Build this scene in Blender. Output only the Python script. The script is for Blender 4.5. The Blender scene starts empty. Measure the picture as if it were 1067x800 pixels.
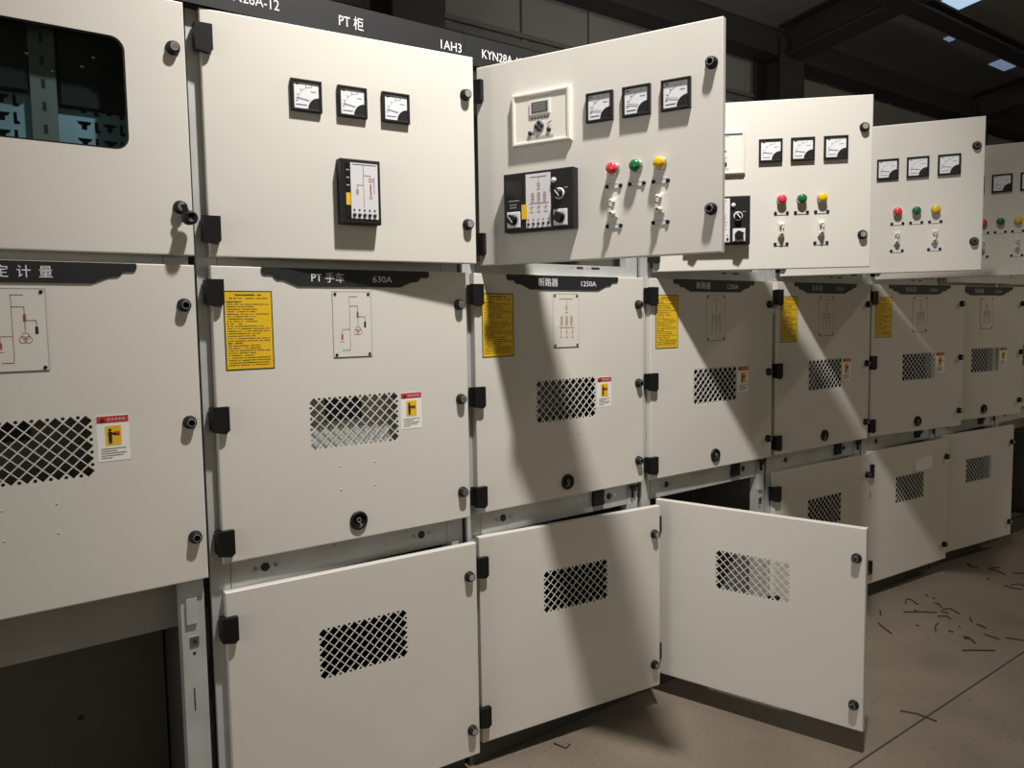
import bpy, bmesh, math, random
from mathutils import Matrix, Vector
random.seed(7)
sc = bpy.context.scene
C = sc.collection
PI = math.pi

# ------------------------------------------------------------------ materials
def mat(name, col, rough=0.5, metal=0.0, bump=0.0, bscale=300.0, vary=0.0, vscale=3.0, emit=None, estr=0.0, spec=0.5):
    m = bpy.data.materials.new(name); m.use_nodes = True
    nt = m.node_tree; b = nt.nodes['Principled BSDF']
    b.inputs['Base Color'].default_value = (*col, 1)
    b.inputs['Roughness'].default_value = rough
    b.inputs['Metallic'].default_value = metal
    b.inputs['Specular IOR Level'].default_value = spec
    tc = nt.nodes.new('ShaderNodeTexCoord')
    if vary > 0:
        n = nt.nodes.new('ShaderNodeTexNoise'); n.inputs['Scale'].default_value = vscale
        n.inputs['Detail'].default_value = 5
        nt.links.new(tc.outputs['Object'], n.inputs['Vector'])
        r = nt.nodes.new('ShaderNodeValToRGB')
        r.color_ramp.elements[0].position = 0.3; r.color_ramp.elements[1].position = 0.7
        r.color_ramp.elements[0].color = (*[c*(1-vary) for c in col], 1)
        r.color_ramp.elements[1].color = (*[min(1, c*(1+vary)) for c in col], 1)
        nt.links.new(n.outputs['Fac'], r.inputs['Fac'])
        nt.links.new(r.outputs['Color'], b.inputs['Base Color'])
    if bump > 0:
        n2 = nt.nodes.new('ShaderNodeTexNoise'); n2.inputs['Scale'].default_value = bscale
        n2.inputs['Detail'].default_value = 2
        nt.links.new(tc.outputs['Object'], n2.inputs['Vector'])
        bp = nt.nodes.new('ShaderNodeBump'); bp.inputs['Strength'].default_value = bump
        bp.inputs['Distance'].default_value = 0.001
        nt.links.new(n2.outputs['Fac'], bp.inputs['Height'])
        nt.links.new(bp.outputs['Normal'], b.inputs['Normal'])
    if emit:
        b.inputs['Emission Color'].default_value = (*emit, 1)
        b.inputs['Emission Strength'].default_value = estr
    return m

M = {}
M['paint'] = mat('door_paint', (0.70, 0.675, 0.62), 0.38, bump=0.22, bscale=300, vary=0.02, vscale=2.5)
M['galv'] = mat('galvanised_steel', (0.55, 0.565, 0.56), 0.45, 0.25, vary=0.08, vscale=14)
M['galvdark'] = mat('inner_steel_shaded', (0.17, 0.165, 0.15), 0.6, 0.1, vary=0.08, vscale=6)  # body steel darkened so the compartments hold their shade
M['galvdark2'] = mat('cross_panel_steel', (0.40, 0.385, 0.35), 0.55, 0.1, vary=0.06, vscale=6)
M['black'] = mat('black_plastic', (0.008, 0.008, 0.008), 0.5, spec=0.3)
M['bezel'] = mat('black_bezel', (0.012, 0.012, 0.013), 0.5, spec=0.3)
M['header'] = mat('header_board_black', (0.012, 0.0135, 0.015), 0.5)
M['plate'] = mat('nameplate_black', (0.014, 0.017, 0.020), 0.45)
M['white'] = mat('white_print', (0.80, 0.80, 0.80), 0.5)
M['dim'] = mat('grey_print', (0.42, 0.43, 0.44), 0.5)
M['paper'] = mat('white_sticker', (0.88, 0.87, 0.85), 0.5)
M['dial'] = mat('meter_dial', (0.78, 0.80, 0.83), 0.35)
M['ink'] = mat('black_ink', (0.02, 0.02, 0.02), 0.5)
M['rust'] = mat('red_ink', (0.40, 0.11, 0.08), 0.5)
M['redband'] = mat('sticker_red', (0.55, 0.045, 0.05), 0.45)
M['yellow'] = mat('sticker_yellow', (0.82, 0.52, 0.02), 0.42)
M['lred'] = mat('indicator_red', (0.75, 0.05, 0.07), 0.25)
M['lgreen'] = mat('indicator_green', (0.01, 0.16, 0.055), 0.25)
M['lyellow'] = mat('indicator_yellow', (0.80, 0.50, 0.01), 0.25)
M['cream'] = mat('cream_plastic', (0.78, 0.745, 0.68), 0.40)
M['steel'] = mat('bright_screw', (0.6, 0.6, 0.6), 0.3, 1.0)
M['lcd'] = mat('lcd_grey', (0.10, 0.095, 0.085), 0.25)
M['screen'] = mat('dark_screen', (0.012, 0.010, 0.010), 0.15)
M['silver'] = mat('light_panel', (0.70, 0.70, 0.73), 0.35)
M['glass'] = mat('window_glass', (0.9, 0.95, 0.95), 0.02)
gn = M['glass'].node_tree
gf = gn.nodes.new('ShaderNodeFresnel'); gf.inputs['IOR'].default_value = 1.5
gt = gn.nodes.new('ShaderNodeBsdfTransparent'); gt.inputs['Color'].default_value = (0.80, 0.88, 0.90, 1)
gg = gn.nodes.new('ShaderNodeBsdfGlossy'); gg.inputs['Roughness'].default_value = 0.02
gm = gn.nodes.new('ShaderNodeMixShader')
gn.links.new(gf.outputs[0], gm.inputs[0]); gn.links.new(gt.outputs[0], gm.inputs[1]); gn.links.new(gg.outputs[0], gm.inputs[2])
gn.links.new(gm.outputs[0], gn.nodes['Material Output'].inputs['Surface'])
M['teal'] = mat('mounting_plate_teal', (0.26, 0.36, 0.40), 0.5, vary=0.15, vscale=9)
M['truck'] = mat('truck_panel_grey', (0.50, 0.52, 0.50), 0.5)
M['navy'] = mat('truck_label_navy', (0.02, 0.025, 0.07), 0.4)
M['plinth'] = mat('plinth_dark', (0.045, 0.045, 0.043), 0.6)
M['wall'] = mat('hall_wall', (0.26, 0.26, 0.25), 0.8, vary=0.12, vscale=0.6)
M['roof'] = mat('roof_sheet', (0.21, 0.21, 0.20), 0.8, vary=0.1, vscale=0.8)
M['beam'] = mat('roof_steel', (0.035, 0.035, 0.034), 0.6)
M['pipe'] = mat('duct_grey', (0.16, 0.16, 0.155), 0.6)
M['sky1'] = mat('skylight_sheet', (0.5, 0.6, 0.7), 0.4, emit=(0.55, 0.78, 1.0), estr=0.75)
M['sky2'] = mat('skylight_sheet_dim', (0.3, 0.35, 0.45), 0.4, emit=(0.5, 0.65, 1.0), estr=0.25)
M['scrap'] = mat('dark_wire', (0.035, 0.022, 0.015), 0.5)

# concrete floor with stains and two saw-cut joints
def floor_mat():
    m = bpy.data.materials.new('concrete_floor'); m.use_nodes = True
    nt = m.node_tree; b = nt.nodes['Principled BSDF']; N = nt.nodes.new; L = nt.links.new
    tc = N('ShaderNodeTexCoord')
    n = N('ShaderNodeTexNoise'); n.inputs['Scale'].default_value = 2.2; n.inputs['Detail'].default_value = 8
    L(tc.outputs['Object'], n.inputs['Vector'])
    r = N('ShaderNodeValToRGB')
    r.color_ramp.elements[0].position = 0.3; r.color_ramp.elements[0].color = (0.17, 0.135, 0.105, 1)
    r.color_ramp.elements[1].position = 0.72; r.color_ramp.elements[1].color = (0.245, 0.20, 0.155, 1)
    L(n.outputs['Fac'], r.inputs['Fac'])
    sp = N('ShaderNodeTexNoise'); sp.inputs['Scale'].default_value = 60; sp.inputs['Detail'].default_value = 3
    L(tc.outputs['Object'], sp.inputs['Vector'])
    r2 = N('ShaderNodeValToRGB'); r2.color_ramp.elements[0].position = 0.30; r2.color_ramp.elements[0].color = (0.72, 0.72, 0.72, 1)
    r2.color_ramp.elements[1].position = 0.42; r2.color_ramp.elements[1].color = (1, 1, 1, 1)
    L(sp.outputs['Fac'], r2.inputs['Fac'])
    mx = N('ShaderNodeMix'); mx.data_type = 'RGBA'; mx.blend_type = 'MULTIPLY'; mx.inputs[0].default_value = 1
    L(r.outputs['Color'], mx.inputs[6]); L(r2.outputs['Color'], mx.inputs[7])
    last = mx.outputs[2]
    for (nx, ny, c) in JOINTS:
        v = N('ShaderNodeVectorMath'); v.operation = 'DOT_PRODUCT'; v.inputs[1].default_value = (nx, ny, 0)
        L(tc.outputs['Object'], v.inputs[0])
        s = N('ShaderNodeMath'); s.operation = 'SUBTRACT'; s.inputs[1].default_value = c; L(v.outputs['Value'], s.inputs[0])
        a = N('ShaderNodeMath'); a.operation = 'ABSOLUTE'; L(s.outputs[0], a.inputs[0])
        lt = N('ShaderNodeMath'); lt.operation = 'LESS_THAN'; lt.inputs[1].default_value = 0.004; L(a.outputs[0], lt.inputs[0])
        mm = N('ShaderNodeMix'); mm.data_type = 'RGBA'; L(lt.outputs[0], mm.inputs[0]); L(last, mm.inputs[6])
        mm.inputs[7].default_value = (0.05, 0.04, 0.03, 1); last = mm.outputs[2]
    L(last, b.inputs['Base Color']); b.inputs['Roughness'].default_value = 0.6
    bp = N('ShaderNodeBump'); bp.inputs['Strength'].default_value = 0.2; bp.inputs['Distance'].default_value = 0.003
    L(sp.outputs['Fac'], bp.inputs['Height']); L(bp.outputs['Normal'], b.inputs['Normal'])
    return m
JOINTS = [(0.0, 1.0, -0.748)]

# ------------------------------------------------------------------ mesh builder
# local frame: x to the right, z up, the front of a panel looks to -y
class MB:
    def __init__(s): s.bm = bmesh.new(); s.ms = []
    def mi(s, m):
        if m not in s.ms: s.ms.append(m)
        return s.ms.index(m)
    def face(s, vs, i, smooth=False):
        try:
            f = s.bm.faces.new(vs); f.material_index = i; f.smooth = smooth
        except ValueError: pass
    def prism(s, pts, y0, y1, m):
        i = s.mi(m); a = [s.bm.verts.new((x, y0, z)) for x, z in pts]; b = [s.bm.verts.new((x, y1, z)) for x, z in pts]
        n = len(pts); s.face(a, i); s.face(b[::-1], i)
        for k in range(n): s.face([a[k], b[k], b[(k+1) % n], a[(k+1) % n]], i)
    def box(s, x0, x1, y0, y1, z0, z1, m): s.prism([(x0, z0), (x1, z0), (x1, z1), (x0, z1)], y0, y1, m)
    def bbox(s, x0, x1, yb, yf, z0, z1, m, e=0.003):
        # box whose front edge (yf) is chamfered by e
        i = s.mi(m); loops = []
        for ins, y in ((0, yb), (0, yf+e), (e, yf)):
            loops.append([s.bm.verts.new(p) for p in ((x0+ins, y, z0+ins), (x1-ins, y, z0+ins), (x1-ins, y, z1-ins), (x0+ins, y, z1-ins))])
        s.face(loops[0], i); s.face(loops[-1][::-1], i)
        for a, b in zip(loops, loops[1:]):
            for k in range(4): s.face([a[k], b[k], b[(k+1) % 4], a[(k+1) % 4]], i)
    def lathe(s, cx, cz, prof, m, seg=20, smooth=True):
        # prof: list of (radius, y); axis along y
        i = s.mi(m); rings = []
        for r, y in prof:
            if r < 1e-6: rings.append([s.bm.verts.new((cx, y, cz))])
            else: rings.append([s.bm.verts.new((cx+r*math.cos(2*PI*k/seg), y, cz+r*math.sin(2*PI*k/seg))) for k in range(seg)])
        for a, b in zip(rings, rings[1:]):
            for k in range(seg):
                k2 = (k+1) % seg
                if len(a) == 1 and len(b) == 1: continue
                if len(a) == 1: s.face([a[0], b[k], b[k2]], i, smooth)
                elif len(b) == 1: s.face([a[k], b[0], a[k2]], i, smooth)
                else: s.face([a[k], b[k], b[k2], a[k2]], i, smooth)
        if len(rings[0]) > 1: s.face(rings[0], i)
        if len(rings[-1]) > 1: s.face(rings[-1][::-1], i)
    def cyl(s, cx, cz, r, y0, y1, m, seg=20): s.lathe(cx, cz, [(r, y0), (r, y1)], m, seg)
    def line(s, pts, w, y, m, t=0.0005):
        for (x0, z0), (x1, z1) in zip(pts, pts[1:]):
            d = math.hypot(x1-x0, z1-z0)
            if d < 1e-7: continue
            nx, nz = -(z1-z0)/d*w/2, (x1-x0)/d*w/2
            s.prism([(x0-nx, z0-nz), (x1-nx, z1-nz), (x1+nx, z1+nz), (x0+nx, z0+nz)], y, y-t, m)
    def ring(s, cx, cz, r, w, y, m, seg=14):
        s.line([(cx+r*math.cos(2*PI*k/seg), cz+r*math.sin(2*PI*k/seg)) for k in range(seg+1)], w, y, m)
    def from_curve(s, cu, fn, m):
        ob = bpy.data.objects.new('tmp', cu); C.objects.link(ob)
        bpy.context.view_layer.update()
        me = bpy.data.meshes.new_from_object(ob.evaluated_get(bpy.context.evaluated_depsgraph_get()))
        i = s.mi(m); vs = [s.bm.verts.new(fn(v.co)) for v in me.vertices]
        for p in me.polygons: s.face([vs[k] for k in p.vertices], i)
        bpy.data.objects.remove(ob); bpy.data.curves.remove(cu); bpy.data.meshes.remove(me)
    def sheet(s, outer, holes, y0, y1, m):
        cu = bpy.data.curves.new('tmp', 'CURVE'); cu.dimensions = '2D'; cu.fill_mode = 'BOTH'; cu.extrude = abs(y1-y0)/2
        for pts in [outer]+holes:
            sp = cu.splines.new('POLY'); sp.points.add(len(pts)-1)
            for q, (x, z) in zip(sp.points, pts): q.co = (x, z, 0, 1)
            sp.use_cyclic_u = True
        ym = (y0+y1)/2
        s.from_curve(cu, lambda c: (c.x, ym-c.z, c.y), m)
    def text(s, body, x, z, h, y, m, align='LEFT', sx=1.0, bold=0.0):
        cu = bpy.data.curves.new('tmp', 'FONT'); cu.body = body; cu.size = h/0.72; cu.align_x = align
        cu.extrude = 0.0003; cu.offset = bold; cu.resolution_u = 3
        s.from_curve(cu, lambda c: (x+c.x*sx, y-c.z, z+c.y), m)
    def build(s, name, parent=None, loc=(0, 0, 0), rz=0.0):
        bmesh.ops.recalc_face_normals(s.bm, faces=s.bm.faces)
        me = bpy.data.meshes.new(name); s.bm.to_mesh(me); s.bm.free()
        for m in s.ms: me.materials.append(m if isinstance(m, bpy.types.Material) else M[m])
        o = bpy.data.objects.new(name, me); C.objects.link(o)
        o.location = loc; o.rotation_euler = (0, 0, rz)
        if parent: o.parent = parent
        return o

def tag(o, label=None, cat=None, group=None, kind=None):
    if label: o['label'] = label
    if cat: o['category'] = cat
    if group: o['group'] = group
    if kind: o['kind'] = kind
    return o
CACHE = {}
def part(key, name, fn, parent, loc=(0, 0, 0), rz=0.0, label=None):
    """a part; equal parts share one mesh"""
    if key in CACHE:
        o = CACHE[key].copy(); C.objects.link(o); o.name = name
        o.parent = parent; o.location = loc; o.rotation_euler = (0, 0, rz)
    else:
        mb = MB(); fn(mb); o = mb.build(name, parent, loc, rz); CACHE[key] = o
    if 'label' in o: del o['label']
    if label: o['label'] = label
    return o

# ------------------------------------------------------------------ dimensions (metres)
PITCH = 0.80; HX = -0.018; W = 0.761
UB, UT = 1.623, 2.222      # instrument doors
MBZ, MT = 0.842, 1.601     # breaker doors
LB, LT = 0.085, 0.766      # cable doors
HU, HM, HL = UT-UB, MT-MBZ, LT-LB

def rect(x0, x1, z0, z1): return [(x0, z0), (x1, z0), (x1, z1), (x0, z1)]
def rrect(x0, x1, z0, z1, r, n=6):
    p = []
    for cx, cz, a in ((x1-r, z0+r, -PI/2), (x1-r, z1-r, 0), (x0+r, z1-r, PI/2), (x0+r, z0+r, PI)):
        p += [(cx+r*math.cos(a+k*PI/2/n), cz+r*math.sin(a+k*PI/2/n)) for k in range(n+1)]
    return p
def vent_holes(x0, x1, z0, z1, nx=9, nz=5):
    px, pz = (x1-x0)/nx, (z1-z0)/nz; h = []
    dx, dz = px/2-0.0017, pz/2-0.0017
    def dia(cx, cz): h.append([(cx-dx, cz), (cx, cz-dz), (cx+dx, cz), (cx, cz+dz)])
    for i in range(nx):
        for j in range(nz): dia(x0+(i+.5)*px, z0+(j+.5)*pz)
    for i in range(nx-1):
        for j in range(nz-1): dia(x0+(i+1)*px, z0+(j+1)*pz)
    def circ(cx, cz, r=0.0042): h.append([(cx+r*math.cos(2*PI*k/10), cz+r*math.sin(2*PI*k/10)) for k in range(10)])
    for i in range(nx-1): circ(x0+(i+1)*px, z0+0.0058); circ(x0+(i+1)*px, z1-0.0058)
    for j in range(nz-1): circ(x0+0.0058, z0+(j+1)*pz); circ(x1-0.0058, z0+(j+1)*pz)
    return h
def door_pan(mb, w, h, holes):
    """folded sheet door: pierced front sheet, rolled edge, return flange"""
    e = 0.0035; mb.sheet(rect(e, w-e, e, h-e), holes, 0.0, 0.0018, 'paint')
    i = mb.mi('paint'); loops = []
    for ins, y in ((e, 0), (0.0016, 0.0004), (0.0004, 0.0016), (0, 0.0035), (0, 0.022), (0.002, 0.022), (0.002, 0.0018), (e, 0.0018)):
        loops.append([mb.bm.verts.new(p) for p in ((ins, y, ins), (w-ins, y, ins), (w-ins, y, h-ins), (ins, y, h-ins))])
    for a, b in zip(loops, loops[1:]):
        for k in range(4): mb.face([a[k], b[k], b[(k+1) % 4], a[(k+1) % 4]], i)
    # stiffening return lips on the back
    for x0, x1, z0, z1 in ((0.002, 0.022, 0.002, h-.002), (w-.022, w-.002, 0.002, h-.002), (0.022, w-.022, 0.002, 0.02), (0.022, w-.022, h-.02, h-.002)):
        mb.box(x0, x1, 0.0205, 0.022, z0, z1, 'paint')

# ------------------------------------------------------------------ fittings
def f_hinge(mb):
    # black two-leaf block straddling the door edge, lower edge slanted like its cast shadow
    mb.prism([(-0.019, -0.031), (0.012, -0.037), (0.022, -0.028), (0.022, 0.032), (-0.019, 0.032)], 0.0, -0.017, 'black')
    mb.box(-0.019, -0.001, 0.0, 0.020, -0.028, 0.030, 'black')
    mb.cyl(-0.0005, 0.020, 0.0025, -0.017, -0.0175, 'bezel', 10)
    mb.box(-0.002, 0.0, -0.0173, -0.017, -0.03, 0.032, 'bezel')
def f_knob(mb):
    mb.lathe(0, 0, [(0.0165, 0.0), (0.0165, -0.004), (0.0145, -0.006), (0.0135, -0.016), (0.0120, -0.019), (0.0085, -0.019), (0.0080, -0.014), (0.0, -0.014)], 'black', 22)
    mb.prism([(0.006*math.cos(a), 0.006*math.sin(a)) for a in (PI/2, PI*7/6, PI*11/6)], -0.014, -0.0185, 'black')
    mb.lathe(0, 0, [(0.0082, -0.0191), (0.0088, -0.0194), (0.0094, -0.0191)], 'dim', 22)
    mb.cyl(0, 0, 0.009, 0.0, 0.020, 'bezel', 14)
def f_meter(mb):
    a = 0.0405
    mb.box(-a, a, 0, -0.007, -a, a, 'bezel')
    fr = 0.007
    for x0, x1, z0, z1 in ((-a, a, a-fr, a), (-a, a, -a, -a+fr), (-a, -a+fr, -a+fr, a-fr), (a-fr, a, -a+fr, a-fr)):
        mb.bbox(x0, x1, -0.007, -0.0125, z0, z1, 'bezel', 0.0015)
    mb.box(-a+fr, a-fr, -0.007, -0.008, -a+fr, a-fr, 'dial')
    q = 0.031; cx, cz = a-fr, -a+fr
    mb.prism([(cx, cz)]+[(cx-q*0.98*math.cos(t), cz+q*0.98*math.sin(t)) for t in [k*PI/2/8 for k in range(9)]], -0.008, -0.010, 'bezel')
    pc = (0.014, -0.014)
    arc = [(pc[0]+0.037*math.cos(t), pc[1]+0.037*math.sin(t)) for t in [PI*0.5+k*PI*0.5/12 for k in range(13)]]
    mb.line(arc, 0.0009, -0.0081, 'dim')
    for k in range(0, 13, 3):
        t = PI*0.5+k*PI*0.5/12
        mb.line([(pc[0]+0.037*math.cos(t), pc[1]+0.037*math.sin(t)), (pc[0]+0.043*math.cos(t), pc[1]+0.043*math.sin(t))], 0.0008, -0.0081, 'ink')
    mb.line([(pc[0]-0.007, pc[1]+0.003), (pc[0]-0.041, pc[1]+0.008)], 0.0012, -0.009, 'ink')
    mb.line([(-0.028, -0.024), (0.0, -0.024)], 0.0016, -0.0081, 'ink')
    mb.line([(0.012, 0.012), (0.026, 0.012)], 0.0028, -0.0081, 'dim')
    mb.line([(-0.028, 0.028), (-0.020, 0.028)], 0.003, -0.0081, 'ink')
    mb.box(-0.035, 0.035, 0.001, 0.045, -0.035, 0.035, 'bezel')
def f_lamp(colm):
    def f(mb):
        mb.lathe(0, 0, [(0.0175, 0), (0.0175, -0.004), (0.015, -0.006), (0.0145, -0.010)], 'steel', 22)
        mb.lathe(0, 0, [(0.0150, -0.009), (0.0158, -0.011), (0.0158, -0.020), (0.0140, -0.0245), (0.009, -0.027), (0, -0.028)], colm, 22)
        mb.cyl(0, 0, 0.011, 0.0, 0.04, 'bezel', 14)
    return f
def f_tagstrip(mb):
    mb.box(-0.016, 0.016, 0.0, -0.0018, -0.0065, 0.0065, 'silver')
    mb.line([(-0.015, 0.006), (0.015, 0.006)], 0.0012, -0.0018, 'dim'); mb.line([(-0.015, -0.006), (0.015, -0.006)], 0.0012, -0.0018, 'dim')
    for s in (-1, 1): mb.lathe(s*0.0205, 0, [(0.0055, 0), (0.0055, -0.004), (0.003, -0.0055), (0, -0.0055)], 'black', 12)
def f_link(mb):
    # cream pressure-plate switch with two screw posts and a bridging lever
    mb.bbox(-0.0115, 0.0115, 0, -0.010, -0.026, 0.026, 'cream', 0.002)
    for z in (0.016, -0.016):
        mb.lathe(0, z, [(0.008, -0.010), (0.008, -0.020), (0.0055, -0.024), (0, -0.024)], 'cream', 14)
    mb.cyl(0, 0.016, 0.0030, -0.024, -0.0265, 'ink', 10)
    mb.cyl(0, -0.016, 0.0030, -0.024, -0.0265, 'ink', 10)
    mb.prism([(-0.0048, -0.014), (0.001, -0.014), (0.0048, 0.014), (-0.001, 0.014)], -0.022, -0.030, 'cream')
    mb.line([(-0.006, 0.004), (0.006, -0.002)], 0.002, -0.0302, 'ink')
def f_relay(mb):
    w, h = 0.198, 0.153
    mb.box(0.006, w-.006, 0.001, 0.06, -h+.006, -.006, 'bezel')
    mb.bbox(0, w, 0, -0.010, -h, 0, 'cream', 0.004)
    fr = 0.010
    for x0, x1, z0, z1 in ((0.004, w-.004, -fr, -0.003), (0.004, w-.004, -h+.003, -h+fr), (0.004, fr+.002, -h+fr, -fr), (w-fr-.002, w-.004, -h+fr, -fr)):
        mb.bbox(x0, x1, -0.010, -0.0145, z0, z1, 'cream', 0.001)
    y = -0.0101
    mb.box(0.064, 0.131, y, y-0.004, -0.068, -0.028, 'cream'); mb.box(0.071, 0.125, y-.004, y-0.005, -0.063, -0.033, 'lcd')
    for k in range(4): mb.line([(0.075, -0.039-k*0.006), (0.117, -0.039-k*0.006)], 0.0015, y-.005, 'dim')
    mb.line([(0.06, -0.018), (0.14, -0.018)], 0.002, y, 'dim'); mb.line([(0.072, -0.023), (0.124, -0.023)], 0.0015, y, 'dim')
    for k in range(6): mb.cyl(0.070+k*0.0105, -0.077, 0.0027, y, y-.0015, 'ink', 8)
    mb.cyl(0.094, -0.102, 0.0172, y, y-0.002, 'dim', 20)
    for a in range(4):
        t = a*PI/2; mb.lathe(0.094+0.0095*math.cos(t), -0.102+0.0095*math.sin(t), [(0.0062, y-.002), (0.0062, y-.005), (0.004, y-.006), (0, y-.006)], 'ink', 10)
    for x, z in ((0.064, -0.119), (0.126, -0.115)):
        mb.lathe(x, z, [(0.0068, y), (0.0068, y-.004), (0, y-.005)], 'ink', 12)
    mb.line([(0.120, -0.098), (0.134, -0.091)], 0.0015, y, 'ink'); mb.line([(0.120, -0.103), (0.132, -0.103)], 0.0012, y, 'dim')
    for k in range(3): mb.line([(0.055, -0.130-k*0.004), (0.14, -0.130-k*0.004)], 0.0011, y, 'dim')
def mimic_breaker(mb, cx, z1, z0, sc_, y, cols=('rust', 'rust')):
    """one-line diagram of a breaker feeder: busbar, chevrons, triple CTs, earth switch"""
    a, b = cols; H = z1-z0; w = 0.0010*sc_
    def P(x, t): return (cx+x*sc_, z1-H*t)
    mb.line([P(-0.030, 0.01), P(0.030, 0.01)], w, y, b)
    mb.line([P(0, 0.01), P(0, 0.34)], w, y, a)
    for t in (0.16, 0.22, 0.30): mb.line([P(-0.006, t+.03), P(0, t), P(0.006, t+.03)], w, y, a)
    for x in (-0.022, 0, 0.022):
        for t in (0.44, 0.51, 0.58): mb.ring(*P(x, t), 0.0052*sc_, w, y, a, 8)
        mb.line([P(x, 0.40), P(x, 0.63)], w*0.8, y, a)
    mb.line([P(-0.034, 0.66), P(0.036, 0.66)], w, y, b)
    for x in (-0.026, 0.0, 0.026):
        mb.line([P(x, 0.66), P(x, 0.88)], w, y, a); mb.line([P(x-.006, 0.78), P(x+.006, 0.74)], w, y, a)
        mb.line([P(x-.007, 0.88), P(x+.007, 0.88)], w, y, a)
def f_controller(mb):
    w, h = 0.231, 0.171
    mb.box(0.005, w-.005, 0.001, 0.07, -h+.005, -.005, 'bezel')
    mb.bbox(0, w, 0, -0.034, -h, 0, 'bezel', 0.003)
    y = -0.0341
    mb.box(0.010, 0.066, y, y-.001, -0.074, -0.022, 'screen')
    mb.line([(0.018, -0.080), (0.055, -0.080)], 0.002, y, 'dim')
    for k in range(6): mb.cyl(0.026+0.008*(k % 3), -0.092-0.008*(k//3), 0.0022, y, y-.001, 'dim', 8)
    mb.box(0.078, 0.160, y, y-.0012, -h+.008, -0.008, 'silver')
    mimic_breaker(mb, 0.121, -0.016, -0.132, 0.9, y-.0013, ('rust', 'ink'))
    for k in range(5):
        mb.cyl(0.086+k*0.0165, -0.139, 0.0025, y-.0012, y-.002, 'rust', 8); mb.cyl(0.086+k*0.0165, -0.152, 0.0042, y-.0012, y-.004, 'ink', 10)
    mb.box(0.064, 0.082, y, y-.003, -0.136, -0.094, 'yellow')
    # selector switches on white plates
    for x, z in ((0.036, -0.137), (0.192, -0.140)):
        mb.bbox(x-.022, x+.022, y, y-.005, z-.022, z+.024, 'silver', 0.0015)
        mb.lathe(x, z, [(0.0155, y-.005), (0.0145, y-.014), (0, y-.014)], 'black', 18)
        mb.prism([(x-.0165, z-.006), (x+.004, z-.015), (x+.0165, z+.006), (x-.004, z+.016)], y-.014, y-.024, 'black')
    mb.line([(0.030, -0.128), (0.044, -0.146)], 0.002, y-.0242, 'white')
    mb.lathe(0.172, -0.033, [(0.0078, y), (0.0078, y-.005), (0.005, y-.008), (0, y-.008)], 'silver', 14)
    mb.lathe(0.189, -0.072, [(0.0165, y), (0.0165, y-.003), (0.014, y-.005)], 'silver', 20)
    mb.lathe(0.189, -0.072, [(0.0125, y-.004), (0.0115, y-.018), (0, y-.018)], 'black', 18)
    mb.line([(0.182, -0.064), (0.196, -0.081)], 0.003, y-.0181, 'white')
    mb.line([(0.204, -0.056), (0.216, -0.056)], 0.002, y, 'dim')
def f_display(mb):
    # tall live-display unit of the PT cabinet
    w, h = 0.112, 0.171
    mb.box(0.004, w-.004, 0.001, 0.06, -h+.004, -.004, 'bezel')
    mb.bbox(0, w, 0, -0.034, -h, 0, 'bezel', 0.003)
    y = -0.0341
    mb.box(0.012, 0.024, y, y-.001, -h+.016, -.012, 'screen')
    for k in range(3): mb.line([(0.014, -0.030-k*0.02), (0.022, -0.030-k*0.02)], 0.003, y-.001, 'dim')
    mb.box(0.012, 0.024, y-.001, y-.002, -0.122, -0.090, 'yellow')
    mb.box(0.026, 0.103, y, y-.0012, -h+.014, -.010, 'silver')
    yy = y-.0013; L = lambda *p, m='rust', w=0.0012: mb.line(list(p), w, yy, m)
    L((0.030, -0.014), (0.100, -0.014), m='ink'); L((0.062, -0.014), (0.062, -0.126)); L((0.062, -0.042), (0.082, -0.042), (0.082, -0.062))
    L((0.062, -0.068), (0.044, -0.068), (0.044, -0.082))
    for z in (0.084, 0.090): mb.ring(0.044, -z, 0.0034, 0.0012, yy, 'rust', 8)
    for z in (0.050, 0.056): L((0.076, -z), (0.090, -z))
    mb.box(0.080, 0.084, yy, yy-.0004, -0.092, -0.064, 'rust'); L((0.092, -0.046), (0.092, -0.090), m='ink')
    mb.ring(0.082, -0.099, 0.004, 0.0012, yy, 'rust', 8)
    for k in range(5):
        mb.cyl(0.034+k*0.0145, -0.134, 0.0026, yy, yy-.001, 'ink', 8); mb.lathe(0.034+k*0.0145, -0.147, [(0.0046, yy), (0.0046, yy-.003), (0, yy-.004)], 'ink', 10)
def f_nameplate(left, right, ink, xl=0.10, xr=0.275):
    def f(mb):
        w = 0.499
        pts = [(0, 0), (w, 0), (w+.002, -0.006), (w, -0.015), (w-.006, -0.019), (w-.028, -0.019), (w-.034, -0.027), (w-.040, -0.031), (w-.058, -0.032), (w-.096, -0.0475),
               (0.096, -0.0475), (0.058, -0.032), (0.040, -0.031), (0.034, -0.027), (0.028, -0.019), (0.006, -0.019), (0, -0.015), (-.002, -0.006)]
        mb.prism(pts[::-1], 0, -0.003, 'plate')
        if left == '固定计量':
            for k, ch in enumerate(left): mb.text(ch, 0.172+0.042*k, -0.034, 0.021, -0.0031, ink, 'LEFT')
        elif left: mb.text(left, xl, -0.034, 0.021, -0.0031, ink, 'LEFT', 1.0, 0.0)
        if right: mb.text(right, xr, -0.034, 0.018, -0.0031, ink, 'LEFT', 1.15, 0.0)
    return f
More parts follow.
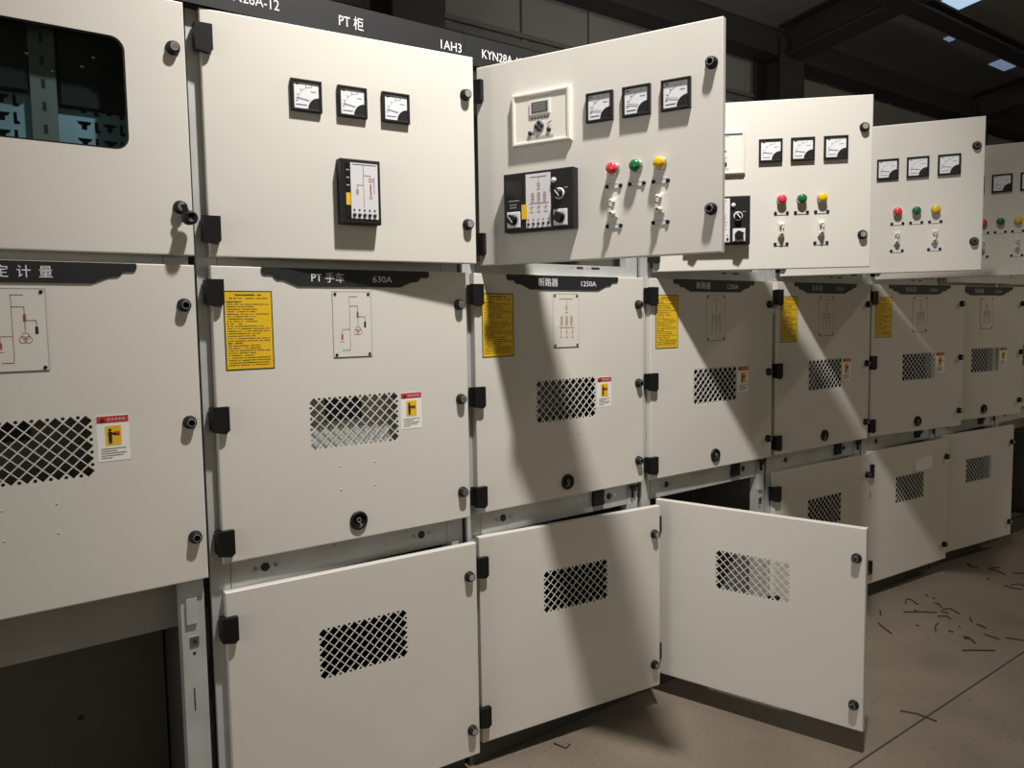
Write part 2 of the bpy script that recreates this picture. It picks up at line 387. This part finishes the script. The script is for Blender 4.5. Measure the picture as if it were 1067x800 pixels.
def f_notice(mb):
    # yellow operating notice: dark border and close lines of small print
    w, h = 0.126, 0.202; r = random.Random(3)
    mb.box(0, w, 0, -0.0006, -h, 0, 'ink'); mb.box(0.003, w-.003, -0.0006, -0.0010, -h+.003, -0.003, 'yellow')
    def glyphs(x0, x1, z, g):
        x = x0
        while x < x1-g:
            k = r.random()
            if k < 0.88:
                mb.line([(x, z+g*0.2*(r.random()-.5)), (x+g*0.8, z+g*0.2*(r.random()-.5))], g*(0.5+0.4*r.random()), -0.0010, 'ink', 0.0002)
            x += g
    glyphs(0.030, 0.098, -0.0105, 0.0052); glyphs(0.012, 0.116, -0.019, 0.0036)
    z = -0.028; k = 0
    while z > -h+0.012:
        head = k in (0, 9, 17)
        glyphs(0.008, 0.050 if head else (0.119 if r.random() < .7 else 0.07+0.04*r.random()), z, 0.0042 if head else 0.0031)
        z -= 0.0062; k += 1
def f_mimic(kind):
    def f(mb):
        w, h = 0.116, 0.181
        mb.box(0, w, 0, -0.0012, -h, 0, 'paint')
        for p in (((0, 0), (w, 0)), ((0, -h), (w, -h)), ((0, 0), (0, -h)), ((w, 0), (w, -h))): mb.line(list(p), 0.0016, -0.0012, 'dim' if p[0][1] == 0 else 'ink')
        for x in (0.008, w-.008):
            for z in (-0.007, -h+.007): mb.lathe(x, z, [(0.0040, -.0012), (0.0040, -.003), (0, -.004)], 'black', 10)
        y = -0.0013
        if kind == 'breaker': mimic_breaker(mb, 0.060, -0.016, -0.165, 1.0, y, ('rust', 'ink'))
        else:
            L = lambda *p, m='rust': mb.line(list(p), 0.0009, y, m)
            L((0.048, -0.014), (0.074, -0.014), m='ink'); L((0.050, -0.016), (0.050, -0.160)); L((0.050, -0.162), (0.026, -0.162), m='ink')
            L((0.050, -0.040), (0.074, -0.040), (0.074, -0.094), m='ink'); L((0.074, -0.070), (0.096, -0.070), (0.096, -0.084), m='ink')
            mb.box(0.071, 0.077, y, y-.0004, -0.072, -0.056, 'rust'); mb.box(0.093, 0.099, y, y-.0004, -0.100, -0.084, 'ink')
            for dx, dz in ((0, 0), (-.005, -.008), (.005, -.008)): mb.ring(0.074+dx, -0.104+dz, 0.0075, 0.0009, y, 'rust', 12)
            L((0.050, -0.104), (0.026, -0.104), (0.026, -0.128), m='rust')
            mb.box(0.023, 0.029, y, y-.0004, -0.132, -0.118, 'rust'); L((0.020, -0.138), (0.032, -0.138))
    return f
def f_warning(mb):
    # white safety sticker: red heading, yellow square with a dark standing figure at a live box, small print
    w, h = 0.070, 0.107; r = random.Random(5)
    mb.box(0, w, 0, -0.0006, -h, 0, 'paper')
    mb.box(0.001, w-.001, -0.0006, -0.0010, -0.017, -0.001, 'redband')
    mb.prism([(0.006, -0.015), (0.020, -0.015), (0.013, -0.004)], -0.001, -0.0013, 'ink')
    for x in (0.024, 0.032, 0.040, 0.048, 0.056): mb.line([(x, -0.0095), (x+.005, -0.0085)], 0.005, -0.001, 'dim', 0.0002)
    mb.box(0.018, 0.052, -0.0006, -0.0010, -0.070, -0.024, 'yellow')
    y = -0.0011
    mb.cyl(0.028, -0.0335, 0.0034, y, y-.0003, 'ink', 12)
    mb.prism([(0.0235, -0.040), (0.026, -0.0375), (0.031, -0.0375), (0.033, -0.041), (0.032, -0.053), (0.0315, -0.066), (0.0285, -0.066), (0.028, -0.054), (0.0275, -0.066), (0.0245, -0.066), (0.0245, -0.052)], y, y-.0003, 'ink')
    mb.prism([(0.031, -0.039), (0.041, -0.043), (0.041, -0.046), (0.031, -0.044)], y, y-.0003, 'ink')
    mb.box(0.036, 0.049, y, y-.0003, -0.046, -0.038, 'redband'); mb.line([(0.036, -0.046), (0.049, -0.046)], 0.0015, y-.0003, 'ink', .0002)
    for k, (a, b) in enumerate(((0.008, 0.060), (0.008, 0.042), (0.008, 0.062), (0.008, 0.054), (0.008, 0.030))):
        x = a
        while x < b: mb.line([(x, -0.078-k*0.0053), (x+.0025, -0.078-k*0.0053)], 0.0020+0.0008*r.random(), -0.0006, 'ink', .0002); x += 0.0034
def f_roundlock(mb):
    mb.lathe(0, 0, [(0.0270, 0), (0.0270, -.004), (0.0245, -.008), (0.0190, -.008), (0.0180, -.004), (0.0, -.004)], 'black', 28)
    mb.lathe(-0.003, 0.003, [(0.008, -.004), (0.0075, -.010), (0, -.010)], 'bezel', 14)
    mb.ring(-0.003, 0.004, 0.006, 0.0012, -.0101, 'dim', 12); mb.line([(-0.008, -0.013), (0.010, -0.013)], 0.0014, -.0041, 'dim')
    mb.line([(-0.003, -0.002), (0.004, -0.010)], 0.0014, -.0101, 'dim')
def f_rivet(mb): mb.lathe(0, 0, [(0.0022, 0), (0.0022, -.0008), (0, -.0012)], 'galv', 8)

# ------------------------------------------------------------------ cabinets
VM = (0.243, 0.518, -0.494, -0.348)   # vent of the breaker door (x0,x1,z from the top)
VL = (0.243, 0.518, -0.302, -0.154)   # vent of the cable door
WIN = (0.16, 0.626, -0.362, -0.108)

def fittings(d, h, hinges, knobs):
    for z in hinges: part('hinge', 'hinge', f_hinge, d, (0.004, 0, h-z))
    for z in knobs: part('knob', 'lock_knob', f_knob, d, (0.732, 0, h-z))

def instrument_door(cab, kind, ang):
    if kind == 'window': pan = lambda mb: door_pan(mb, W, HU, [rrect(WIN[0], WIN[1], HU+WIN[2], HU+WIN[3], 0.03)])
    else: pan = lambda mb: door_pan(mb, W, HU, [])
    d = part('pan_u_'+kind, 'instrument_door', pan, cab, (HX+0.027*math.sin(math.radians(ang))**2*(1 if ang > 20 else 0), 0, UB), -math.radians(ang+(2.0 if ang > 66.5 else 0)))
    if kind == 'window':
        def seal(mb):
            mb.sheet(rrect(WIN[0]-.006, WIN[1]+.006, HU+WIN[2]-.006, HU+WIN[3]+.006, 0.034), [rrect(WIN[0]+.004, WIN[1]-.004, HU+WIN[2]+.004, HU+WIN[3]-.004, 0.028)], 0.002, 0.006, 'black')
        def pane(mb): mb.sheet(rrect(WIN[0]-.006, WIN[1]+.006, HU+WIN[2]-.006, HU+WIN[3]+.006, 0.034), [], 0.0065, 0.0105, 'glass')
        part('wseal', 'window_seal', seal, d, label='black rubber window seal'); part('wpane', 'window_pane', pane, d, label='clear glass pane')
        def key(mb):
            mb.prism([(-0.006, 0.004), (0.006, 0.006), (0.016, -0.022), (0.004, -0.028)], -0.026, -0.033, 'black')
            mb.lathe(0.011, -0.027, [(0.0155, -0.022), (0.0165, -0.030), (0.0165, -0.048), (0.013, -0.052), (0.009, -0.052), (0.008, -0.048), (0, -0.048)], 'black', 20)
        part('key', 'turn_key', key, d, (0.732, 0, HU-0.486))
    else:
        for x in ((0.257, 0.383, 0.509) if kind == 'pt' else (0.415, 0.525, 0.637)):
            part('meter', 'panel_meter', f_meter, d, (x, 0, HU-0.178))
    if kind == 'pt':
        part('display', 'live_display', f_display, d, (0.334, 0, HU-0.333), label='tall black display with white diagram panel')
    if kind == 'feeder':
        part('relay', 'protection_relay', f_relay, d, (0.130, 0, HU-0.104), label='cream protection relay with small screen')
        part('controller', 'control_unit', f_controller, d, (0.112, 0, HU-0.337), label='black control unit with diagram and selector switches')
        for x, c in ((0.455, 'red'), (0.524, 'green'), (0.593, 'yellow')):
            part('lamp_'+c, 'indicator_light', f_lamp('l'+c), d, (x, 0, HU-0.352), label=c+' indicator light')
            part('tagstrip', 'label_holder', f_tagstrip, d, (x, 0, HU-0.399))
        for x in (0.455, 0.592):
            part('link', 'link_switch', f_link, d, (x, 0, HU-0.460)); part('tagstrip', 'label_holder', f_tagstrip, d, (x, 0, HU-0.509))
    fittings(d, HU, (0.072, 0.532), (0.112, 0.485))
    return d

def breaker_door(cab, ang, left, right, ink, mimic, lock=True, drop=0.0):
    HM = MT-MBZ+drop
    pan = lambda mb: door_pan(mb, W, HM, vent_holes(VM[0], VM[1], HM+VM[2], HM+VM[3]))
    d = part('pan_m%.3f' % drop, 'breaker_door', pan, cab, (HX, 0, MBZ-drop), -math.radians(ang))
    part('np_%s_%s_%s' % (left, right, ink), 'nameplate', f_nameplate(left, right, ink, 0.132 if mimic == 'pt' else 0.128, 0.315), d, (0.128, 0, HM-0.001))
    part('notice', 'notice_sticker', f_notice, d, (0.027, 0, HM-0.062), label='yellow notice sticker')
    part('mimic_'+mimic, 'diagram_plate', f_mimic(mimic), d, (0.321, 0, HM-0.061))
    part('warning', 'warning_sticker', f_warning, d, (0.524, 0, HM-0.354), label='white warning sticker with red heading')
    if lock: part('roundlock', 'emergency_lock', f_roundlock, d, (0.379, 0, HM-0.707))
    for x in (0.33, 0.435):
        for z in (0.545, 0.612): part('rivet', 'rivet', f_rivet, d, (x, 0, HM-z))
    fittings(d, HM, (0.066, 0.386, 0.703), (0.098, 0.386, 0.675))
    return d

def cable_door(cab, ang):
    pan = lambda mb: door_pan(mb, W, HL, vent_holes(VL[0], VL[1], HL+VL[2], HL+VL[3]))
    d = part('pan_l', 'cable_door', pan, cab, (HX+(0.027 if ang > 60 else 0), 0, LB), -math.radians(ang+(2.5 if ang > 60 else 0)))
    fittings(d, HL, (0.095, 0.590), (0.101, 0.595))
    return d

X0, X1, YF, YB, TOP = -0.045, 0.736, 0.0245, 1.40, 2.222
def f_body(mb):
    t = 0.003
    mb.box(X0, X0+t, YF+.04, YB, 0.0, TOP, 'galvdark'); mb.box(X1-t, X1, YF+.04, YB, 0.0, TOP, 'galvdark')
    mb.box(X0+t, X1-t, YB-t, YB, 0.0, TOP, 'galv'); mb.box(X0+t, X1-t, YF+.04, YB-t, TOP-t, TOP, 'galv')
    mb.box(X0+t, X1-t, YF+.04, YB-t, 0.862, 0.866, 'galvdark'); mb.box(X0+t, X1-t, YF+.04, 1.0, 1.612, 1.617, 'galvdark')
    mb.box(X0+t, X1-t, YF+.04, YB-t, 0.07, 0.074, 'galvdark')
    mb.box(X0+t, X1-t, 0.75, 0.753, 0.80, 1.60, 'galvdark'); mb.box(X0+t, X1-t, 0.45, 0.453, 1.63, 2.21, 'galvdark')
def f_post(mb):
    # left post: folded front face with an inner channel (used mirrored by its own mesh on the right)
    mb.box(X0, X0+0.050, YF, YF+.003, 0.085, TOP, 'galv'); mb.box(X0, X0+.003, YF+.003, YF+.045, 0.085, TOP, 'galv')
    mb.box(X0+.047, X0+.050, YF+.003, YF+.03, 0.085, TOP, 'galv')
def f_post2(mb):
    mb.box(X1-0.058, X1, YF, YF+.003, 0.085, TOP, 'galv'); mb.box(X1-.003, X1, YF+.003, YF+.045, 0.085, TOP, 'galv')
    mb.box(X1-0.058, X1-.055, YF+.003, YF+.03, 0.085, TOP, 'galv')
    for z in (0.62, 0.30, 0.27): mb.cyl(X1-.030, z, 0.004, YF, YF-.0006, 'ink', 10)
    mb.box(X1-.040, X1-.018, YF-.003, YF, 0.640, 0.664, 'steel'); mb.cyl(X1-.029, 0.652, 0.005, YF-.003, YF-.005, 'ink', 10)
    mb.box(X1-.036, X1-.033, YF-.0006, YF, 0.470, 0.530, 'ink')
    mb.box(X1-.046, X1-.020, YF-.008, YF, 0.700, 0.765, 'galv')
def f_rail(block):
    def f(mb):
        a, b = X0+0.052, X1-0.060
        mb.box(a, b, YF, YF+.003, 0.762, 0.846, 'galv'); mb.box(a, b, YF+.003, YF+.035, 0.762, 0.765, 'galv')
        for x, s in ((0.098, 1), (0.585, 1)):
            mb.cyl(x, 0.806, 0.012, YF, YF-.0015, 'ink', 16)
            for dx in (-.028, .028): mb.cyl(x+dx, 0.806, 0.0055, YF, YF-.003, 'steel', 10)
        if block: mb.bbox(0.500, 0.552, YF, YF-.012, 0.782, 0.836, 'black', 0.002)
        mb.cyl(0.30, 0.826, 0.0022, YF, YF-.001, 'ink', 8); mb.cyl(0.46, 0.800, 0.0022, YF, YF-.001, 'ink', 8)
    return f
def f_gap_shade(mb):
    mb.box(X1+.0005, X0+PITCH-.0005, YF+.012, YF+.03, 0.083, TOP, 'black')  # black filler added to hold the shade of the gap between cabinets
def f_latch(mb):
    mb.box(X1-.050, X1-.010, YF-.016, YF-.0085, 0.822, 0.832, 'black'); mb.box(X1-.044, X1-.034, YF-.016, YF-.0085, 0.785, 0.822, 'black')
    mb.cyl(X1-.026, 0.815, 0.006, YF-.0001, YF-.016, 'black', 10)
def f_sill(mb):
    a, b = X0+0.052, X1-0.060
    mb.box(a, b, YF, YF+.003, 1.588, 1.640, 'galv'); mb.box(a, b, YF+.003, YF+.04, 1.637, 1.640, 'galv')
    for x, w in ((0.40, .022), (0.435, .03), (0.478, .018), (0.505, .04)): mb.box(x, x+w, YF-.0006, YF, 1.627, 1.634, 'dim' if w < .03 else 'ink')
def f_lintel(mb):
    mb.box(X0+.052, X1-.060, YF, YF+.003, 2.170, TOP, 'galv')
def f_plinth(mb):
    mb.box(X0, X1, YF+.012, YF+.052, 0.0, 0.082, 'plinth')
def f_header(texts):
    def f(mb):
        mb.box(X0+.004, X0+PITCH+.003, -0.006, 0.0, 2.226, 2.312, 'header'); mb.box(X0+.004, X0+PITCH+.003, 0.0, 0.03, 2.309, 2.312, 'header')
        mb.box(X0+.004, X0+PITCH+.003, 0.0, 0.20, 2.2225, 2.226, 'header')
        for body, x, w in texts: mb.text(body, x, 2.254, 0.027, -0.0061, 'white', 'LEFT', w)
    return f
def f_truck(y):
    def f(mb):
        mb.bbox(0.06, 0.66, y+.03, y, 0.86, 1.56, 'truck', 0.006)
        mb.box(0.06, 0.66, y+.03, y+.5, 0.86, 0.875, 'truck')
        mb.box(0.29, 0.40, y-.004, y, 1.180, 1.240, 'navy')
        mb.cyl(0.36, 1.02, 0.03, y, y-.004, 'navy', 16)
    return f
def f_backplate(mb):
    # slotted meter mounting plate behind the window
    x0, x1, z0, z1 = 0.0, 0.68, 1.66, 2.19; holes = []; y = 0.072
    for j in range(8):
        for i in range(12):
            cx = x0+0.040+i*0.0545; cz = z0+0.030+j*0.0385
            if i in (7, 8) or i > 10: continue
            holes.append([(cx-.016, cz+.010), (cx+.016, cz+.010), (cx+.012, cz+.003), (cx+.006, cz+.001), (cx+.006, cz-.009), (cx-.006, cz-.009), (cx-.006, cz+.001), (cx-.012, cz+.003)][::-1])
            holes.append([(cx+.022, cz-.014), (cx+.034, cz-.014), (cx+.034, cz-.008), (cx+.029, cz-.006), (cx+.029, cz+.012), (cx+.022, cz+.012)])
    mb.sheet(rect(x0, x1, z0, z1), holes, y, y+.002, 'teal')
    mb.box(x0, x1, y+.03, y+.032, z0, z1, 'ink')
    cx = x0+0.040+7.5*0.0545
    mb.box(cx-.026, cx+.026, y-.016, y, z0, z1, 'galvdark')
    for k in range(9): mb.box(cx-.004, cx+.004, y-.0165, y-.016, z0+.03+k*.05, z0+.05+k*.05, 'ink')
    mb.box(x0+.62, x1, y-.012, y, z0, z1, 'galvdark')
    # dark cover added for the shade on the upper half, with bright screws
    mb.bbox(x0, cx-.03, y, y-.020, 1.975, z1, 'bezel', 0.006); mb.bbox(cx+.03, x1-.06, y, y-.012, 1.955, z1, 'bezel', 0.006)
    for x, z in ((0.42, 2.06), (0.47, 2.03), (0.53, 2.05), (0.62, 2.02), (0.555, 2.075)): mb.lathe(x, z, [(0.005, y-.012), (0.004, y-.022), (0, y-.023)], 'steel', 10)

def f_innerpanel(mb):
    t = 0.003
    mb.box(X0+.01, X1-.01, 0.115, 0.118, 0.668, 0.86, 'galvdark2')
    mb.box(X0+.01, X1-.01, 0.42, 0.423, 0.08, 0.76, 'galvdark')
    for x, z in ((0.30, 0.36), (0.50, 0.36)): mb.cyl(x, z, 0.008, 0.42, 0.418, 'ink', 12)

CABS = [  # n, label, instrument kind, angles (instrument, breaker, cable or None), plate left/right/ink, mimic, header texts
 (-1, 'pale grey switchgear cabinet at far left with dark window and open empty cable compartment', 'window', (0.6, 0.0, None), ('固定计量', '', 'white'), 'pt', []),
 (0, 'pale grey switchgear cabinet with three meters and tall display on its closed instrument door', 'pt', (5.8, 1.0, 3.2), ('PT 手车', '630A', 'white'), 'pt',
    [('KYN28A-12', 0.022, 0.86), ('PT 柜', 0.347, 0.86), ('1AH3', 0.668, 0.92)]),
 (1, 'pale grey switchgear cabinet whose swung-open instrument door is the nearest, relay in full view', 'feeder', (67.1, 0.0, 6.4), ('断路器', '1250A', 'white'), 'breaker', [('KYN28A-12', 0.022, 0.86)]),
 (2, 'pale grey switchgear cabinet with its lower cable door swung wide open over the floor', 'feeder', (47.4, 0.5, 73.9), ('断路器', '1250A', 'white'), 'breaker', []),
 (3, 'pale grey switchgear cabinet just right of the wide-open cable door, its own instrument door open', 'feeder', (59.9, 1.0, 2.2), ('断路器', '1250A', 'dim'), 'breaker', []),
 (4, 'pale grey switchgear cabinet with a small bright patch on its lower cable door', 'feeder', (66.0, 8.9, 4.1), ('断路器', '1250A', 'dim'), 'breaker', []),
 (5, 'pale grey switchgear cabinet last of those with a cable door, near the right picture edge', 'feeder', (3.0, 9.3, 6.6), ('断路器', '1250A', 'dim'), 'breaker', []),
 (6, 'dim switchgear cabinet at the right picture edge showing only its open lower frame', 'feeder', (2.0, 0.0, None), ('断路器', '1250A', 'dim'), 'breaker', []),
]
for n, label, kind, ang, npl, mim, hdr in CABS:
    cab = bpy.data.objects.new('switchgear_cabinet', None); C.objects.link(cab)
    cab.location = (n*PITCH, 0, 0); tag(cab, label, 'cabinet', 'row of switchgear cabinets')
    part('body', 'cabinet_body', f_body, cab); part('post', 'frame_post', f_post, cab); part('post2', 'frame_post', f_post2, cab)
    if n != -1: part('rail%d' % (n >= 1), 'cross_rail', f_rail(n >= 1), cab)
    part('sill', 'door_sill', f_sill, cab); part('lintel', 'door_lintel', f_lintel, cab)
    part('plinth', 'plinth', f_plinth, cab); part('seal', 'gap_shade', f_gap_shade, cab, label='black strip standing for the dark gap at the joint')
    if n >= 1: part('latch', 'rail_latch', f_latch, cab)
    part('header_%s' % (hdr,), 'header_board', f_header(hdr), cab, label='black header board with white lettering' if hdr else None)
    part('truck%d' % (n == 0), 'breaker_truck', f_truck(0.034 if n == 0 else 0.22), cab)
    if kind == 'window': part('backplate', 'mounting_plate', f_backplate, cab, label='slotted blue-grey mounting plate')
    if ang[2] is None: part('innerpanel', 'inner_panel', f_innerpanel, cab)
    instrument_door(cab, kind, ang[0])
    breaker_door(cab, ang[1], *npl, mim, lock=(n != -1), drop=0.027 if n == -1 else 0.0)
    if ang[2] is not None:
        d = cable_door(cab, ang[2])
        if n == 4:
            def f_bright_patch(mb): mb.prism([(0.0, 0.006), (0.012, 0.0), (0.135, 0.010), (0.145, 0.022), (0.138, 0.066), (0.126, 0.074), (0.008, 0.060), (0.0, 0.050)], 0, -0.014, 'paper')  # raised white block in place of a bright patch on the door
            part('bpatch', 'bright_patch', f_bright_patch, d, (0.430, 0, HL-0.150), label='small bright patch')

# ------------------------------------------------------------------ hall
def struct(name, mb, **k): return tag(mb.build(name), kind='structure', **k)
M['floor'] = floor_mat()
mb = MB(); mb.box(-14, 30, -14, 14, -0.2, 0.0, 'floor'); struct('floor', mb)
mb = MB(); mb.box(-14, 26, 5.0, 5.2, 0.001, 5.34, 'wall')
for x in range(-13, 26, 1): mb.box(x, x+.05, 4.97, 5.0, 1.2, 5.3, 'wall')
struct('wall_back', mb)
mb = MB(); mb.box(24.0, 24.2, -14, 4.9, 0.001, 5.3, 'wall'); struct('wall_right', mb)
RZ = lambda y: 5.35+0.15*(5-y) if y > -2 else 6.40+0.15*(y+2)
mb = MB()
i = mb.mi('roof')
for ya, yb in ((-14, -2), (-2, 5.2)):
    vs = [mb.bm.verts.new(p) for p in ((-14, ya, RZ(ya)), (24, ya, RZ(ya)), (24, yb, RZ(yb)), (-14, yb, RZ(yb)))]
    ws = [mb.bm.verts.new(v.co+Vector((0, 0, .08))) for v in vs]
    mb.face(vs, i); mb.face(ws[::-1], i)
    for k in range(4): mb.face([vs[k], ws[k], ws[(k+1) % 4], vs[(k+1) % 4]], i)
struct('ceiling', mb)
k = 0
for x in (-2.6, 3.4, 9.4, 15.4, 21.4):       # portal frames: rafter + column
    k += 1; mb = MB(); i = mb.mi('beam')
    for ya, yb in ((-14, -2), (-2, 4.6)):
        for x0, x1, d0, d1 in ((x-.2, x+.2, .42, .45), (x-.2, x+.2, .005, .03), (x-.03, x+.03, .03, .42)):
            vs = [mb.bm.verts.new((xx, yy, RZ(yy)-dd)) for dd in (d0, d1) for xx, yy in ((x0, ya), (x1, ya), (x1, yb), (x0, yb))]
            for q in ((0, 1, 2, 3), (7, 6, 5, 4), (0, 1, 5, 4), (1, 2, 6, 5), (2, 3, 7, 6), (3, 0, 4, 7)): mb.face([vs[t] for t in q], i)
    mb.box(x-.28, x+.28, 4.50, 4.53, 0.001, 5.2, 'beam'); mb.box(x-.28, x+.28, 4.90, 4.93, 0.001, 5.2, 'beam'); mb.box(x-.03, x+.03, 4.53, 4.90, 0.001, 5.2, 'beam')
    struct('trim_%d' % k, mb)
k += 1; mb = MB()                       # girder under the roof
mb.box(-14, 24, 2.82, 3.10, 5.19, 5.22, 'beam'); mb.box(-14, 24, 2.82, 3.10, 5.32, 5.35, 'beam'); mb.box(-14, 24, 2.94, 2.98, 5.22, 5.32, 'beam')
struct('trim_%d' % k, mb)
k += 1; mb = MB(); mb.box(-14, 24, 4.55, 4.90, 4.98, 5.30, 'beam'); struct('trim_%d' % k, mb)   # eaves beam
for z0, z1, m in ((4.50, 4.55, 'pipe'), (4.40, 4.47, 'pipe')):                                    # wall rails
    k += 1; mb = MB(); mb.box(-14, 24, 4.93, 4.965, z0, z1, m); struct('trim_%d' % k, mb)
def skylight(n, x0, x1, y0, y1, m):
    mb = MB(); i = mb.mi(m); vs = [mb.bm.verts.new((x, y, RZ(y)-.02)) for x, y in ((x0, y0), (x1, y0), (x1, y1), (x0, y1))]
    ws = [mb.bm.verts.new(v.co+Vector((0, 0, .012))) for v in vs]
    mb.face(vs, i); mb.face(ws[::-1], i)
    for q in range(4): mb.face([vs[q], ws[q], ws[(q+1) % 4], vs[(q+1) % 4]], i)
    struct('window_%d' % n, mb)

skylight(1, 10.75, 11.25, 2.3, 3.46, 'sky1'); skylight(2, 13.9, 14.5, 3.62, 3.80, 'sky2'); skylight(3, 12.05, 12.25, 3.62, 3.70, 'sky2')

# ------------------------------------------------------------------ wire clippings on the floor
def scrap(pts, label, group=None, r=0.0028):
    cu = bpy.data.curves.new('wire_clipping', 'CURVE'); cu.dimensions = '3D'; cu.bevel_depth = r; cu.bevel_resolution = 1; cu.use_fill_caps = True
    sp = cu.splines.new('POLY'); sp.points.add(len(pts)-1)
    for q, p in zip(sp.points, pts): q.co = (p[0], p[1], r+0.0003, 1)
    ob = bpy.data.objects.new('tmp', cu); C.objects.link(ob); bpy.context.view_layer.update()
    me = bpy.data.meshes.new_from_object(ob.evaluated_get(bpy.context.evaluated_depsgraph_get()))
    bpy.data.objects.remove(ob); bpy.data.curves.remove(cu)
    c = Vector((sum(p[0] for p in pts)/len(pts), sum(p[1] for p in pts)/len(pts), 0))
    me.transform(Matrix.Translation(-c)); me.materials.clear(); me.materials.append(M['scrap'])
    o = bpy.data.objects.new('wire_clipping', me); C.objects.link(o); o.location = c
    tag(o, label, 'wire clipping', group)
SPREAD = 'short dark wire clipping scattered on the concrete beyond the wide-open cable door'
SCRAPS = [(p, SPREAD, 'wire clippings on the floor by the row') for p in (
    [(4.207, -0.063), (4.159, -0.104), (4.173, -0.13)],
    [(4.199, -0.176), (4.198, -0.223), (4.15, -0.281)],
    [(4.23, -0.18), (4.263, -0.208)],
    [(4.215, -0.296), (4.249, -0.339)],
    [(3.988, -0.37), (4.043, -0.397), (4.022, -0.42)],
    [(3.954, -0.354), (3.939, -0.398), (3.957, -0.437)],
    [(3.293, -0.147), (3.366, -0.117), (3.37, -0.139), (3.327, -0.194)],
    [(3.17, -0.198), (3.234, -0.252), (3.286, -0.303)],
    [(3.417, -0.234), (3.407, -0.262), (3.373, -0.287)],
    [(3.344, -0.304), (3.392, -0.32), (3.351, -0.379)],
    [(3.24, -0.328), (3.272, -0.355), (3.249, -0.385)],
    [(3.038, -0.41), (3.107, -0.377), (3.156, -0.37)],
    [(3.316, -0.308), (3.318, -0.344)],
    [(2.942, -0.19), (2.905, -0.237), (2.865, -0.294)],
    [(3.107, -0.114), (3.047, -0.149)],
    [(3.343, -0.431), (3.285, -0.464)],
    [(3.277, -0.488), (3.266, -0.51), (3.258, -0.534)],
    [(3.078, -0.512), (3.082, -0.535), (3.036, -0.581)],
    [(3.174, -0.563), (3.169, -0.594), (3.167, -0.627)],
    [(3.201, -0.638), (3.219, -0.67), (3.231, -0.703)],
    [(2.914, -0.577), (2.967, -0.618), (3.018, -0.667)],
    [(3.498, -0.153), (3.491, -0.166)],
    [(3.053, -0.315), (3.051, -0.329)],
    [(3.094, -0.442), (3.094, -0.463)],
    [(3.183, -0.45), (3.178, -0.458)],
    [(2.793, -0.204), (2.789, -0.215)],
    [(4.007, -0.247), (4.001, -0.259)],
    [(3.481, -0.196), (3.469, -0.209)],
    [(3.233, -0.22), (3.227, -0.233)],
    [(3.054, -0.526), (3.074, -0.542)],
)]
SCRAPS.append(([(2.187, -0.668), (2.211, -0.716), (2.21, -0.788)], 'lone bent dark wire clipping crossing the floor joint near the bottom right', 'wire clippings on the floor by the row'))
SCRAPS.append(([(1.058, -0.032), (1.07, -0.082), (1.097, -0.072)], 'small hooked dark wire clipping under the ajar cable door beside the wide-open one', 'wire clippings on the floor by the row'))
for pts, label, group in SCRAPS: scrap(pts, label, group)

# ------------------------------------------------------------------ light
def lamp(name, loc, power, radius, col):
    l = bpy.data.lights.new(name, 'POINT'); l.energy = power; l.shadow_soft_size = radius; l.color = col
    o = bpy.data.objects.new(name, l); C.objects.link(o); o.location = loc; return o
sl = bpy.data.lights.new('hall_lamp', 'SPOT'); sl.energy = 670; sl.shadow_soft_size = 0.08; sl.color = (1.0, 0.955, 0.90)
sl.spot_size = math.radians(94); sl.spot_blend = 1.0
so = bpy.data.objects.new('hall_lamp', sl); C.objects.link(so); so.location = (0.66, -1.30, 4.24)
so.rotation_euler = (Vector((1.05, 0, 2.45))-so.location).to_track_quat('-Z', 'Y').to_euler()
lamp('hall_lamp_far', (8.5, -3.2, 4.2), 170, 0.12, (1.0, 0.9, 0.76))
lamp('rear_fill', (6.2, 2.2, 3.6), 55, 0.2, (1.0, 0.95, 0.88))  # unseen fill light added to lift the dark back wall and roof
gate = bpy.data.lights.new('gate_daylight', 'AREA'); gate.shape = 'RECTANGLE'; gate.size = 3.0; gate.size_y = 3.0
gate.energy = 110; gate.color = (0.95, 0.98, 1.0)
go = bpy.data.objects.new('gate_daylight', gate); C.objects.link(go); go.location = (-9.0, -3.0, 2.2)
go.rotation_euler = (Vector((10.0, 2.4, -0.4))).to_track_quat('-Z', 'Y').to_euler()
w = bpy.data.worlds.new('dusk'); sc.world = w; w.use_nodes = True
w.node_tree.nodes['Background'].inputs[0].default_value = (1.0, 0.86, 0.58, 1)
w.node_tree.nodes['Background'].inputs[1].default_value = 0.32

# ------------------------------------------------------------------ camera
f, yaw, pitch, roll = 834.2, 0.6598, -0.0805, -0.0154
fw = Vector((math.sin(yaw)*math.cos(pitch), math.cos(yaw)*math.cos(pitch), math.sin(pitch)))
r = Vector((math.cos(yaw), -math.sin(yaw), 0)); u = r.cross(fw)
r2 = math.cos(roll)*r+math.sin(roll)*u; u2 = -math.sin(roll)*r+math.cos(roll)*u
cd = bpy.data.cameras.new('camera'); cd.sensor_width = 36; cd.lens = f/1067*36; cd.clip_start = 0.05
co = bpy.data.objects.new('camera', cd); C.objects.link(co)
mw = Matrix.Identity(4)
for k in range(3): mw[k][0] = r2[k]; mw[k][1] = u2[k]; mw[k][2] = -fw[k]
mw[0][3], mw[1][3], mw[2][3] = -0.6603, -2.0436, 1.456
co.matrix_world = mw; sc.camera = co
sc.view_settings.view_transform = 'Standard'; sc.view_settings.look = 'None'
sc.view_settings.exposure = 0.0; sc.view_settings.gamma = 1.0; sc.view_settings.use_curve_mapping = False
